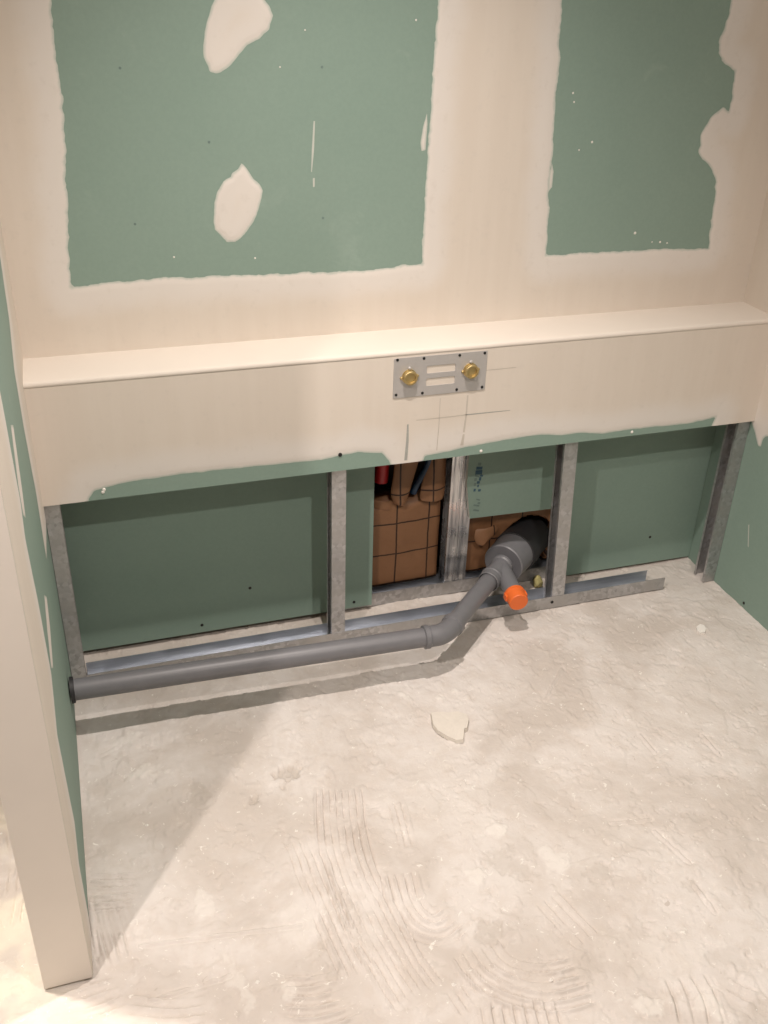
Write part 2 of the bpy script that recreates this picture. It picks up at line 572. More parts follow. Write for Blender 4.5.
def blob(field, px, py, rx, ry, ang, val, seed, dz=0.0):
    c_ = fpt((px, py)); k = 0.0023
    R_ = max(rx, ry) * k * 3.2
    i0, i1 = np.searchsorted(xs, [c_[0] - R_, c_[0] + R_]); j0, j1 = np.searchsorted(ys, [c_[1] - R_, c_[1] + R_])
    U = X[i0:i1, j0:j1]; V = Y[i0:i1, j0:j1]
    if U.size == 0: return
    ca, sa = math.cos(ang), math.sin(ang)
    dx = U - c_[0]; dy = V - c_[1]
    u = (dx * ca + dy * sa) / (rx * k); w_ = (-dx * sa + dy * ca) / (ry * k * 1.35)
    d = 1 - np.sqrt(u * u + w_ * w_) + 2.4 * fbm(U * 38, V * 38, seed, 4, 0.65)
    f = np.clip(smoothstep(0.0, 0.45, d) * (0.55 + 0.9 * vnoise(U * 120, V * 120, seed)), 0, 1)
    field[i0:i1, j0:j1] = np.maximum(field[i0:i1, j0:j1], f * val * 0.75)
    if dz: Z[i0:i1, j0:j1] += 1.5 * dz * f


for a in ((509, 862, 14, 20, 0.6, 0.42, 1, -0.0014), (487, 932, 14, 10, 0, 0.55, 2, -0.0016), (601, 872, 15, 9, 0, 0.42, 3, -0.0012),
          (350, 914, 13, 13, 0.3, 0.55, 4, -0.002), (322, 945, 7, 6, 0, 0.6, 5, -0.0015), (332, 973, 8, 8, 0, 0.45, 6, -0.0015),
          (200, 795, 14, 12, 0, 0.5, 7, -0.002), (253, 802, 10, 8, 0, 0.9, 8, -0.005), (287, 774, 13, 8, 0.4, 0.8, 9, -0.005),
          (732, 960, 16, 10, 0, 0.3, 10, -0.001), (695, 818, 12, 6, 0, 0.35, 11, -0.001), (692, 886, 8, 7, 0, 0.35, 12, -0.001),
          (560, 690, 9, 8, 0, 0.4, 13, -0.001), (760, 1018, 24, 9, 0, 0.45, 14, 0), (590, 960, 14, 10, 0.2, 0.3, 15, -0.001),
          (720, 597, 26, 10, -0.2, 0.35, 16, 0.001)):
    blob(stain_shade, *a[:3 + 1], a[4], a[5], a[6], a[7])
for a in ((145, 770, 22, 10, 0, 0.6, 21, 0.0012), (128, 738, 16, 7, 0, 0.55, 22, 0.001), (498, 829, 9, 7, 0, 0.75, 23, 0.0015),
          (476, 876, 9, 7, 0, 0.6, 24, 0.0012), (556, 858, 13, 11, 0, 0.5, 25, 0.001), (640, 1005, 16, 9, 0, 0.65, 26, 0.0015),
          (712, 1003, 12, 10, 0, 0.6, 27, 0.0015), (660, 960, 45, 28, 0, 0.22, 28, 0.0008), (205, 905, 9, 12, 0, 0.5, 29, 0.001),
          (300, 930, 16, 22, 0, 0.28, 30, 0.0008), (290, 990, 6, 6, 0, 0.5, 31, 0.001), (440, 800, 60, 38, 0, 0.16, 32, 0),
          (660, 700, 55, 40, 0, 0.14, 33, 0), (620, 830, 60, 35, 0, 0.14, 34, 0), (236, 980, 6, 26, 0.2, 0.4, 35, 0.0015),
          (455, 690, 6, 4, 0, 0.8, 36, 0.0015), (440, 697, 4, 3, 0, 0.7, 37, 0.001), (402, 694, 4, 7, 0.3, 0.75, 38, 0.0015)):
    blob(white, *a[:3 + 1], a[4], a[5], a[6], a[7])
# floor colour darkens in a ragged band towards the back boards
stain_shade = np.maximum(stain_shade, 0.30 * smoothstep(-0.07, 0.03, Y + 0.03 * fbm(X * 6, Y * 6, 77, 3)))
glue = 0.75 * smoothstep(-0.02, -0.12, X + 0.03 * fbm(X * 9, Y * 9, 71, 3)) * smoothstep(-0.1, 0.15, fbm(X * 11, Y * 11, 72, 4) + 0.06)
# a circular scrape
c_ = fpt((200, 796)); rr = np.hypot(X - c_[0], (Y - c_[1])); Z -= 0.0022 * np.exp(-((rr - 0.032) / 0.0032) ** 2) * smoothstep(-0.12, 0.05, fbm(X * 22, Y * 22, 91, 2))
# scraper scratches
for a_, b_ in (((655, 830), (690, 862)), ((696, 885), (715, 912)), ((640, 735), (655, 752)), ((702, 735), (720, 755)), ((612, 822), (650, 818)),
               ((140, 945), (300, 925)), ((150, 1000), (230, 975)), ((90, 900), (95, 955)), ((545, 700), (562, 668)), ((100, 755), (120, 745))):
    A = fpt(a_); B = fpt(b_); e = B - A; L = e @ e
    i0, i1 = np.searchsorted(xs, [min(A[0], B[0]) - 0.04, max(A[0], B[0]) + 0.04])
    j0, j1 = np.searchsorted(ys, [min(A[1], B[1]) - 0.04, max(A[1], B[1]) + 0.04])
    U = X[i0:i1, j0:j1]; V = Y[i0:i1, j0:j1]
    t = np.clip(((U - A[0]) * e[0] + (V - A[1]) * e[1]) / L, 0, 1)
    d = np.hypot(U - A[0] - t * e[0], V - A[1] - t * e[1]) + 0.006 * np.abs(fbm(U * 30, V * 30, 15, 2))
    Z[i0:i1, j0:j1] += 0.0018 * np.exp(-(d / 0.004) ** 2) - 0.0026 * np.exp(-((d - 0.0065) / 0.0028) ** 2)
Z += 0.0018 * smoothstep(0.15, 0.3, fbm(X * 55, Y * 55, 44, 3))
Z -= 0.0026
inner = (X > FX0) & (Y > FY0)
Z = np.where(inner, np.clip(Z, -0.016, 0.0040), -0.002)
nx, ny = X.shape
co = np.stack([X, Y, Z], -1).reshape(-1, 3).astype(np.float32)
ii = np.arange(nx * ny).reshape(nx, ny)
quads = np.stack([ii[:-1, :-1], ii[1:, :-1], ii[1:, 1:], ii[:-1, 1:]], -1).reshape(-1, 4)
me = bpy.data.meshes.new('floor')
me.vertices.add(len(co)); me.vertices.foreach_set('co', co.ravel())
me.loops.add(quads.size); me.loops.foreach_set('vertex_index', quads.ravel().astype(np.int32))
me.polygons.add(len(quads))
me.polygons.foreach_set('loop_start', np.arange(0, quads.size, 4, dtype=np.int32))
me.polygons.foreach_set('loop_total', np.full(len(quads), 4, np.int32))
me.update(calc_edges=True)
for nm, f in (('stain_shade', stain_shade), ('white', white), ('glue', glue)):
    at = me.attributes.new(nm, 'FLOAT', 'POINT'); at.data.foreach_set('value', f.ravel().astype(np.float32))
me.polygons.foreach_set('use_smooth', np.ones(len(quads), bool))
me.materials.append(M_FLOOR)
floor = bpy.data.objects.new('floor', me); COL.objects.link(floor)
tag(floor, 'rough beige cement floor with combed trowel marks and plaster stains', 'floor', kind='structure')

# ------------------------------------------------------------------ room shell
BT = 0.0125
bm = bmesh.new(); box(bm, -2.2, W + 0.1, D + 0.16, D + 0.22, -0.02, CEIL)
wall_back = tag(obj('wall_back', bm, M_VOID), 'back wall lined with green moisture-resistant plasterboard and cream joint compound', 'wall', kind='structure')


def panel(pts, y0=D, y1=D + BT):
    bm = bmesh.new(); prism(bm, pts, y0, y1)
    o = obj('plasterboard_panel', bm, M_GREEN, wall_back)
    o.data.materials.append(M_CORE)
    for p in o.data.polygons:
        if abs(p.normal.y) < 0.5: p.material_index = 1
    return o


XJ = float(hit(492, 120, 'y', D)[0])
up_l = panel([(0, 0.79), (XJ, 0.79), (XJ, CEIL), (0, CEIL)])
up_r = panel([(XJ, 0.79), (W, 0.79), (W, CEIL), (XJ, CEIL)])
low_l = panel([(0, 0.016), (0.808, 0.016), (0.806, 0.79), (0, 0.79)])
low_r = panel([(1.40, 0.008), (W, 0.006), (W, 0.79), (1.066, 0.79), (1.070, 0.36), (1.086, 0.252), (1.38, 0.246)])
# rest of the back wall beyond the partition
bm = bmesh.new(); box(bm, -2.2, -TP, D, D + BT, 0, CEIL)
obj('plasterboard_panel', bm, M_PLASTER, wall_back)


def screw_on(panel_o, pts, plane=D, r=0.0042, mat=None):
    for px, py in pts:
        p = hit(px, py, 'y', plane)
        bm = bmesh.new(); lathe(bm, (p[0], plane + 0.0005, p[2]), (0, -1, 0), [(0, r), (0.0012, r), (0.0012, r * 0.5), (0.0004, 0)], 12)
        obj('screw', bm, mat or M_BLACK, panel_o)


screw_on(low_l, [(250, 588), (202, 625), (354, 602)])
screw_on(low_r, [(650, 537), (720, 527)])

# right wall
bm = bmesh.new(); box(bm, W, W + 0.1, -3.4, D + 0.16, -0.01, CEIL)
wall_right = tag(obj('wall_right', bm, M_GREEN), 'right wall of green plasterboard, cream compound above the ledge', 'wall', kind='structure')
# left partition
bm = bmesh.new(); box(bm, -TP, 0, -LP, D + 0.16, 0.004, CEIL)
bmesh.ops.subdivide_edges(bm, edges=[e for e in bm.edges if abs(e.verts[0].co.z - e.verts[1].co.z) > 1], cuts=30)
wall_left = obj('wall_left', bm, M_CAP)
wall_left.data.materials.append(M_GREEN)
for p in wall_left.data.polygons:
    if p.normal.x > 0.9: p.material_index = 1
tag(wall_left, 'short partition on the left, cream plastered end and green inner face', 'wall', kind='structure')

bm = bmesh.new(); box(bm, -2.2, W + 0.1, -3.4, D + 0.22, CEIL, CEIL + 0.05)
tag(obj('ceiling', bm, M_PLASTER), 'plain plaster ceiling above the alcove', 'ceiling', kind='structure')
bm = bmesh.new(); box(bm, -2.2, W + 0.1, -3.46, -3.4, -0.01, CEIL)
tag(obj('wall_front', bm, M_PLASTER), 'plain plaster wall behind the viewpoint', 'wall', kind='structure')
bm = bmesh.new(); box(bm, -2.26, -2.2, -3.46, D + 0.16, -0.01, CEIL)
tag(obj('wall_far_left', bm, M_PLASTER), 'plain plaster wall beyond the partition', 'wall', kind='structure')

# ---- joint compound on the back wall
def wp(L, axis='y', val=D, idx=(0, 2)):
    return [tuple(hit(px, py, axis, val)[list(idx)]) for px, py in L]


hole1 = [(49, -80), (51, 0), (57, 60), (63, 100), (66, 160), (68, 220), (70, 270), (72, 287), (100, 284), (130, 281), (165, 277), (200, 277),
         (250, 275), (300, 273), (330, 272), (370, 270), (400, 266), (422, 264), (422.6, 241), (426, 184), (429, 136), (430, 113), (433, 71),
         (436.8, 25), (438, 0), (440, -80)]
hole2 = [(563, -80), (562, 0), (561, 17), (559.5, 37), (561, 59), (556.6, 85), (554, 113), (553, 153), (550, 181), (549, 210), (547, 241), (546.7, 255),
         (560, 255), (580, 253), (620, 251), (660, 249), (708.5, 248), (712.7, 205), (716, 182), (712.7, 171), (706, 161), (699, 153), (701, 134),
         (711, 116), (723, 107.5), (729, 112), (732.4, 97.5), (735, 70.6), (724.5, 64.5), (718.5, 53), (719, 42), (728, 16), (730, 0), (734, -80)]
us = np.arange(0, W + 0.004, 0.0055); us[-1] = W
vz = np.arange(H1 - 0.01, 1.62, 0.0055)
U, V = np.meshgrid(us, vz, indexing='ij')
rag = 0.0046 * fbm(U * 60, V * 60, 5, 4, 0.7) * 2 + 0.004 * fbm(U * 16, V * 16, 6, 2)
sdf = np.minimum(-poly_sd(wp(hole1), U, V), -poly_sd(wp(hole2), U, V)) + rag
coat('joint_compound', M_COAT, (0, D, 0), (1, 0, 0), (0, 0, 1), (0, -1, 0), us, vz, sdf, 0.0012, wall_back)
# compound above the frame of the picture: joint strips only
us2 = np.arange(0, W + 0.02, 0.03); us2[-1] = W; vz2 = np.arange(1.62 - 0.0055, CEIL, 0.03); vz2[-1] = CEIL
U2, V2 = np.meshgrid(us2, vz2, indexing='ij')
h1x = wp(hole1); h2x = wp(hole2)
r1 = [(h1x[0][0], 1.0), (h1x[-1][0], 1.0), (h1x[-1][0], 2.35), (h1x[0][0], 2.35)]
r2 = [(h2x[0][0], 1.0), (h2x[-1][0], 1.0), (h2x[-1][0], 2.35), (h2x[0][0], 2.35)]
coat('joint_compound', M_COAT, (0, D, 0), (1, 0, 0), (0, 0, 1), (0, -1, 0), us2, vz2,
     np.minimum(-poly_sd(r1, U2, V2), -poly_sd(r2, U2, V2)), 0.0012, wall_back)


def patch(px, parent, plane=D, thick=0.0016, res=0.003, seed=1, name='filler_patch', rough=1.0):
    P = np.array(wp(px, 'y', plane)); lo = P.min(0) - 0.01; hi = P.max(0) + 0.01
    u_ = np.arange(lo[0], hi[0], res); v_ = np.arange(lo[1], hi[1], res)
    U, V = np.meshgrid(u_, v_, indexing='ij')
    s = poly_sd(P, U, V) + rough * 0.004 * fbm(U * 60, V * 60, seed, 3)
    return coat(name, M_COAT, (0, plane, 0), (1, 0, 0), (0, 0, 1), (0, -1, 0), u_, v_, s, thick, parent)


patch([(219, -10), (214.7, 0), (209.5, 13), (205.6, 28.6), (203.4, 45.6), (204, 57), (208, 65), (209.5, 71.6), (216, 73), (221, 72), (229, 66), (235.6, 58.6),
       (247, 45), (259, 39), (269.5, 29), (273, 15.6), (270.7, 9), (265, 0), (258, -10), (238, -16)], wall_back, seed=11)
patch([(241.7, 162.5), (247, 169), (254, 179), (259.4, 184), (262.5, 190.6), (260.4, 202), (257, 213.5), (253, 223), (244.8, 234), (235.4, 242), (227, 242),
       (220.8, 235.4), (214.6, 229.7), (213.5, 216.7), (214.6, 203), (217.7, 191.7), (223, 181), (231, 177), (232.3, 173), (238.5, 168.7)], wall_back, seed=12)
patch([(427, 113), (427.5, 125), (425.5, 150), (421.5, 151), (420.5, 143), (423, 127)], wall_back, res=0.0018, seed=13, rough=0.3, name='filler_streak')
patch([(552, 163), (553.5, 172), (552, 187), (548, 192), (549, 176)], wall_back, res=0.0018, seed=14, rough=0.3, name='filler_streak')
patch([(313.5, 121), (315, 121), (314, 150), (312, 172), (311, 172), (311.8, 150)], wall_back, res=0.0012, seed=15, rough=0.15, name='filler_streak')
patch([(312.8, 178), (314.8, 178), (314.6, 187), (313, 187)], wall_back, res=0.0012, seed=15, rough=0.15, name='filler_streak')
bm = bmesh.new()
for px, py, r in ((573, 93, 1.4), (574, 102, 1.2), (592, 142, 1.6), (579, 150, 1.2), (635, 233, 2.0), (174, 257, 1.2), (280, 67, 1.0), (245, 20, 0.9),
                  (255, 258, 1.2), (305, 30, 0.9), (660, 242, 1.6), (667, 243, 1.2), (652, 242, 1.0), (416, 20, 1.2)):
    p = hit(px, py, 'y', D)
    lathe(bm, (p[0], D, p[2]), (0, -1, 0), [(0.0003, r * 0.0019), (0.0007, r * 0.0012), (0.0009, 0)], 6)
tag(obj('plaster_specks', bm, M_FRESH, wall_back), kind='stuff')
# faint screw heads in the upper boards
screw_on(up_l, [(120, 68), (135, 224), (209, 142), (322, 67), (323, 218)], r=0.0026, mat=M_INKF)

# ---- compound on the right wall (returns behind the ledge and in the corner below it)
us = np.arange(-0.62, D + 0.004, 0.006); vz = np.arange(0.36, 1.8, 0.008)
U, V = np.meshgrid(us, vz, indexing='ij')
edge = wp([(752, 424), (755, 432), (758, 446), (761, 447), (763, 439), (766, 436), (772, 437), (790, 440), (820, 452)], 'x', W, (1, 2))
poly = [(0.02, 0.53)] + edge + [(-0.60, edge[-1][1]), (-0.60, 3.0), (0.3, 3.0), (0.3, 0.53)]
s = poly_sd(poly, U, V) + 0.003 * fbm(U * 50, V * 50, 8, 3)
coat('joint_compound', M_COAT, (W, 0, 0), (0, 1, 0), (0, 0, 1), (-1, 0, 0), us, vz, s, 0.0012, wall_right)
for px in ([(748.4, 525), (749.4, 524), (748.6, 548), (747.8, 546)],):
    P = np.array(wp(px, 'x', W, (1, 2))); lo = P.min(0) - 0.01; hi = P.max(0) + 0.01
    u_ = np.arange(lo[0], hi[0], 0.002); v_ = np.arange(lo[1], hi[1], 0.002)
    U, V = np.meshgrid(u_, v_, indexing='ij')
    coat('filler_streak', M_COAT, (W, 0, 0), (0, 1, 0), (0, 0, 1), (-1, 0, 0), u_, v_, poly_sd(P, U, V), 0.0008, wall_right)
for px, py in ((744, 603),):
    p = hit(px, py, 'x', W)
    bm = bmesh.new(); lathe(bm, (W - 0.0005, p[1], p[2]), (-1, 0, 0), [(0, 0.004), (0.0012, 0.004), (0.0008, 0)], 12)
    obj('screw', bm, M_BLACK, wall_right)

# ---- compound on the inner face of the partition: corner strip, nose strip, streaks
us = np.arange(-LP, D + 0.004, 0.006); us[0] = -LP - 0.0008; vz = np.arange(0.006, 1.75, 0.008)
U, V = np.meshgrid(us, vz, indexing='ij')
g_right = [(-14, 170), (0, 258), (9, 320), (14, 370), (24, 430), (36, 494), (46.5, 560)]
g_left = [(78.5, 862), (74, 820), (68, 790), (57, 734), (51, 673), (38, 602), (25, 538), (20, 500), (0, 392), (-20, 290)]
gr = wp(g_right, 'x', 0.0, (1, 2)); gl = wp(g_left, 'x', 0.0, (1, 2))
poly = gr + [(0.02, 0.47), (0.16, 0.46), (0.16, -0.05), (gl[0][0], -0.05)] + gl
s = -poly_sd(poly, U, V) + 0.004 * fbm(U * 30, V * 30, 18, 3)
coat('joint_compound', M_COAT, (0, 0, 0), (0, 1, 0), (0, 0, 1), (1, 0, 0), us, vz, s, 0.0010, wall_left)
nose = [o_ for o_ in wall_left.children if o_.name.startswith('joint_compound')][0]
for v_ in nose.data.vertices:
    if v_.co.y < -LP + 0.002: v_.co.x = -0.0006; v_.co.y = -LP - 0.0003
for px in ([(44, 595), (46.5, 597), (50, 628), (53, 668), (51, 668), (47, 630)], [(10.5, 425), (13, 425), (22, 490), (25.5, 518), (23, 515), (18, 485)]):
    P = np.array(wp(px, 'x', 0.0, (1, 2))); lo = P.min(0) - 0.01; hi = P.max(0) + 0.01
    u_ = np.arange(lo[0], hi[0], 0.003); v_ = np.arange(lo[1], hi[1], 0.003)
    U, V = np.meshgrid(u_, v_, indexing='ij')
    coat('filler_streak', M_COAT, (0, 0, 0), (0, 1, 0), (0, 0, 1), (1, 0, 0), u_, v_, poly_sd(P, U, V), 0.0008, wall_left)

# ------------------------------------------------------------------ boxed ledge
wall_ledge = tag(empty('wall_ledge', (W / 2, 0.07, H2)), 'boxed-in ledge across the alcove, cream skimmed plasterboard with a green lower edge', 'ledge', kind='structure')
bm = bmesh.new(); box(bm, 0, W, 0.0, BT, H2, H1 - 0.010)
child_at(obj('front_board', bm, M_GREEN), wall_ledge)
bm = bmesh.new(); box(bm, 0, W, 0.0130, D, H1 - 0.0145, H1 - 0.002)
child_at(obj('top_board', bm, M_GREEN), wall_ledge)
# skim on the top with a rounded corner bead
bm = bmesh.new()
prof = [(D, H1)] + [(0.006 - 0.0077 * math.sin(t), H1 - 0.0075 + 0.0075 * math.cos(t)) for t in np.linspace(0, math.pi / 2, 6)] + [(-0.0017, H1 - 0.012), (0.0, H1 - 0.0125)]
xsr = np.linspace(0, W, 60)
rows = [[bm.verts.new((x, p[0], p[1] + (0.0012 * float(fbm(x * 5, p[0] * 9, 3, 2)) if p[1] > H1 - 0.01 else 0))) for p in prof] for x in xsr]
for a, b_ in zip(rows, rows[1:]):
    for k in range(len(prof) - 1):
        bm.faces.new((a[k], a[k + 1], b_[k + 1], b_[k]))
bmesh.ops.recalc_face_normals(bm, faces=bm.faces[:])
o = obj('corner_bead_skim', bm, M_TOP, None, True); child_at(o, wall_ledge)
if o.data.polygons[0].normal.z < 0: o.data.flip_normals()
us = np.arange(0, W + 0.004, 0.0055); us[-1] = W; vz = np.linspace(H2 + 0.0005, H1 - 0.008, 52)
U, V = np.meshgrid(us, vz, indexing='ij')
gA = wp([(89, 510), (89, 499), (94, 491), (110, 486), (134, 481), (181, 474), (227, 469), (274, 464.5), (321, 460), (342, 455), (359, 452), (382, 453), (389, 461), (396, 480)], 'y', 0.0)
gB = wp([(418, 475), (425, 456), (461, 448), (506, 440), (541, 434), (562, 435), (582, 433), (602, 434), (632, 429), (663, 426), (693, 422.7), (716, 416.7), (711, 426), (705, 445)], 'y', 0.0)
s = np.minimum(-poly_sd(gA, U, V), -poly_sd(gB, U, V)) + 0.003 * fbm(U * 60, V * 60, 28, 3) + 0.003 * fbm(U * 20, V * 20, 29, 2)
o = coat('joint_compound', M_COAT, (0, 0, 0), (1, 0, 0), (0, 0, 1), (0, -1, 0), us, vz, s, 0.0012, None)
child_at(o, wall_ledge)


def mark(pts, w, mat, plane, parent, name, y_off=0.0018):
    """a hand-drawn line: narrow strip lying on the surface"""
    P = [hit(px, py, 'y', plane) for px, py in pts]
    bm = bmesh.new(); prev = None
    for i, p in enumerate(P):
        d = P[min(i + 1, len(P) - 1)] - P[max(i - 1, 0)]
        n_ = np.array([-d[2], 0, d[0]]); n_ /= np.linalg.norm(n_)
        ww = w[i] if hasattr(w, '__len__') else w
        a = bm.verts.new((p[0] + n_[0] * ww / 2, plane - y_off, p[2] + n_[2] * ww / 2))
        b_ = bm.verts.new((p[0] - n_[0] * ww / 2, plane - y_off, p[2] - n_[2] * ww / 2))
        if prev: bm.faces.new((prev[0], a, b_, prev[1]))
        prev = (a, b_)
    o = obj(name, bm, mat)
    if o.data.polygons[0].normal.y > 0: o.data.flip_normals()
    child_at(o, parent) if parent.type == 'EMPTY' else setattr(o, 'parent', parent)
    return o


M_MARKF = simple('faint_mark', (0.54, 0.49, 0.425), 0.9, 0, 0.12, 120)
mark([(407.6, 424), (407.2, 440), (405.5, 460)], [0.004, 0.0065, 0.0075], M_PENCIL, 0.0, wall_ledge, 'dark_streak')
mark([(440, 398), (438.7, 424), (436.5, 450)], 0.0022, M_MARKF, 0.0, wall_ledge, 'pencil_line')
mark([(467.5, 395), (466, 414), (463.5, 432)], [0.004, 0.004, 0.005], M_MARKF, 0.0, wall_ledge, 'pencil_line')
mark([(463.5, 434), (461.5, 445)], [0.005, 0.008], M_MARKF, 0.0, wall_ledge, 'pencil_line')
mark([(416, 420), (440, 417.5), (466, 414.5)], [0.0014, 0.002, 0.0024], M_MARKF, 0.0, wall_ledge, 'pencil_line')
mark([(466, 414.5), (485, 412.5), (510, 410)], [0.0028, 0.0025, 0.0012], M_PENCIL, 0.0, wall_ledge, 'pencil_line')
mark([(486, 370), (500, 368.6), (516, 367)], 0.0016, M_MARKF, 0.0, wall_ledge, 'pencil_line')
p = hit(340, 454.5, 'y', 0.0)
bm = bmesh.new(); lathe(bm, (p[0], -0.0005, p[2]), (0, -1, 0), [(0, 0.0048), (0.0015, 0.0048), (0.0012, 0.002), (0.0006, 0)], 12)
child_at(obj('screw', bm, M_BLACK), wall_ledge)
bm = bmesh.new()
for px, py in ((481, 451), (103, 492), (104, 489.5), (632, 432)):
    p = hit(px, py, 'y', 0.0)
    lathe(bm, (p[0], 0, p[2]), (0, -1, 0), [(0.0003, 0.0042), (0.0018, 0.003), (0.0022, 0)], 8)
o = obj('plaster_specks', bm, M_FRESH); child_at(o, wall_ledge); tag(o, kind='stuff')

# blue stamp on the middle board: blurred, unreadable block marks
def stamp(x0, x1, y0, y1, mat):
    mark([((x0 + x1) / 2 + 0.6, y0), ((x0 + x1) / 2, y1)], (x1 - x0) * 0.00262, mat, D, low_r, 'ink_mark', 0.0007)


for a in ((477.5, 481, 462.6, 465.5, M_INKF), (475.5, 482.5, 466.5, 469.5, M_INK), (474.6, 482.3, 470, 474.4, M_INK), (479.5, 482.8, 474.5, 476.5, M_INK),
          (474.2, 479, 475.6, 476.8, M_INKF), (478.5, 481, 477, 480.5, M_INK), (473.8, 476.5, 478, 481, M_INKF), (476.3, 479.5, 481, 483.6, M_INK),
          (473.5, 475.5, 483, 486, M_INKF), (476.8, 478.6, 484.6, 487, M_INK), (473, 475.4, 488.6, 491.4, M_INK), (477.5, 480.5, 489, 491.4, M_INK),
          (475.5, 480, 499, 500.2, M_INKF), (477, 480, 502, 504, M_INKF), (472.6, 479.4, 504.6, 506.2, M_INKF), (472.4, 479.2, 509.4, 511, M_INKF)):
    stamp(*a)

# ------------------------------------------------------------------ framing
def cstud(bm, x0, x1, y0, y1, z0, z1, open_left=True, t=0.0012, lip=0.008, ribs=True):
    box(bm, x0, x1, y0, y0 + t, z0, z1)
    box(bm, x0, x1, y1 - t, y1, z0, z1)
    xw = (x1 - t, x1) if open_left else (x0, x0 + t)
    box(bm, *xw, y0 + t, y1 - t, z0, z1)
    xl = (x0, x0 + t) if open_left else (x1 - t, x1)
    box(bm, *xl, y0 + t, y0 + lip, z0, z1); box(bm, *xl, y1 - lip, y1 - t, z0, z1)
    if ribs:
        for f in (0.3, 0.7):
            xc = x0 + (x1 - x0) * f
            box(bm, xc - 0.0016, xc + 0.0016, y0 - 0.0022, y0, z0, z1)


def stud_thing(label, group, lean=0.0, **kw):
    bm = bmesh.new(); cstud(bm, **kw)
    cx, cy, z0 = (kw['x0'] + kw['x1']) / 2, (kw['y0'] + kw['y1']) / 2, kw['z0']
    for v_ in bm.verts:
        v_.co -= Vector((cx, cy, z0))
        v_.co.x += lean * v_.co.z
    o = obj('metal_stud', bm, M_ZINC if kw.get('ribs', True) else M_GALV); o.location = (cx, cy, z0)
    return tag(o, label, 'stud', group)


TY0, TY1 = 0.0150, 0.0650
SY0, SY1 = TY0 + 0.0014, TY1 - 0.0014
g = 'steel studs under the ledge'
stud_thing('galvanised stud against the left partition under the ledge', g, x0=0.0012, x1=0.034, y0=SY0, y1=SY1, z0=0.002, z1=0.79, open_left=False, ribs=False)
stud_thing('galvanised stud on the floor track, just left of the insulation opening', g, x0=0.657, x1=0.693, y0=SY0, y1=SY1, z0=0.002, z1=0.79, ribs=False)
stud_thing('galvanised stud directly right of the orange pipe cap', g, lean=-0.045, x0=1.300, x1=1.338, y0=SY0, y1=SY1, z0=0.002, z1=0.79, ribs=False)
stud_thing('dark galvanised stud against the right wall under the ledge', g, x0=1.800, x1=W - 0.0012, y0=0.0135, y1=0.0625, z0=0.001, z1=0.79, ribs=False)
g = 'paired studs behind the ledge'
RY0 = D + 0.0165
for x0, x1, ol, lab in ((1.030, 1.0615, True, 'left half of the shiny paired studs beside the insulation opening'),
                        (1.0625, 1.0935, False, 'right half of the shiny paired studs, next to the blue-stamped board')):
    stud_thing(lab, g, x0=x0, x1=x1, y0=RY0, y1=RY0 + 0.046, z0=0.026, z1=0.79, open_left=ol)


def track(name, label, x0, x1, y0, y1, h, screws=(), cut=0.0, z0=0.0012):
    root = tag(empty(name, ((x0 + x1) / 2, (y0 + y1) / 2, 0)), label, 'track')
    t = 0.0012
    bm = bmesh.new()
    box(bm, x0, x1, y0, y0 + t, z0, h)
    child_at(obj('front_flange', bm, M_GALV), root)
    bm = bmesh.new(); box(bm, x0, x1 - cut, y1 - t, y1, z0, h)
    child_at(obj('rear_flange', bm, M_TRACK), root)
    bm = bmesh.new(); box(bm, x0, x1 - cut * 0.3, y0 + t, y1 - t, z0, z0 + t)
    child_at(obj('web', bm, M_TRACK), root)
    for px, py in screws:
        p = hit(px, py, 'y', y0)
        bm = bmesh.new(); lathe(bm, (p[0], y0 + 0.0005, p[2]), (0, -1, 0), [(0, 0.0045), (0.002, 0.0045), (0.0015, 0.002), (0.001, 0)], 12)
        child_at(obj('screw', bm, M_BLACK), root)
    return root


track('floor_track', 'long galvanised U-track on the floor below the ledge', 0.036, 1.664, TY0, TY1, 0.040, [(552, 602)], 0.03)
track('rear_floor_track', 'galvanised track behind the boards, seen below the insulation', 0.72, 1.42, D + 0.0140, D + 0.0640, 0.042)

# ------------------------------------------------------------------ insulation
def sheet(name, x0, x1, zf, y0, ztop, nx, nz, seed, parent, depth=0.05, amp=0.006, hole=None):
    """bulging kraft-faced batt: front sheet with thickness"""
    bm = bmesh.new(); rows = []
    for i in range(nx + 1):
        x = x0 + (x1 - x0) * i / nx
        col = []
        for j in range(nz + 1):
            t = j / nz
            zt = ztop(x) if callable(ztop) else ztop
            z = zf + (zt - zf) * t
            u_ = (i / nx - 0.5) * 2
            y = y0 - 0.010 * (1 - u_ * u_) - amp * 2 * float(fbm(x * 9, z * 9, seed, 3)) - 0.004 * float(fbm(x * 40, z * 30, seed + 3, 2))
            if t > 0.92: y += (t - 0.92) / 0.08 * 0.02
            col.append(bm.verts.new((x, y, z)))
        rows.append(col)
    front = []
    for i in range(nx):
        for j in range(nz):
            if hole and math.hypot((rows[i][j].co.x + rows[i + 1][j].co.x) / 2 - hole[0], ((rows[i][j].co.z + rows[i][j + 1].co.z) / 2 - hole[1])) < hole[2]: continue
            front.append(bm.faces.new((rows[i][j], rows[i + 1][j], rows[i + 1][j + 1], rows[i][j + 1])))
    r = bmesh.ops.extrude_face_region(bm, geom=front)
    for e in r['geom']:
        if isinstance(e, bmesh.types.BMVert): e.co.y = max(e.co.y + depth, y0 + depth * 0.7)
    bmesh.ops.recalc_face_normals(bm, faces=bm.faces[:])
    o = obj(name, bm, M_KRAFT, None, True)
    child_at(o, parent)
    return o


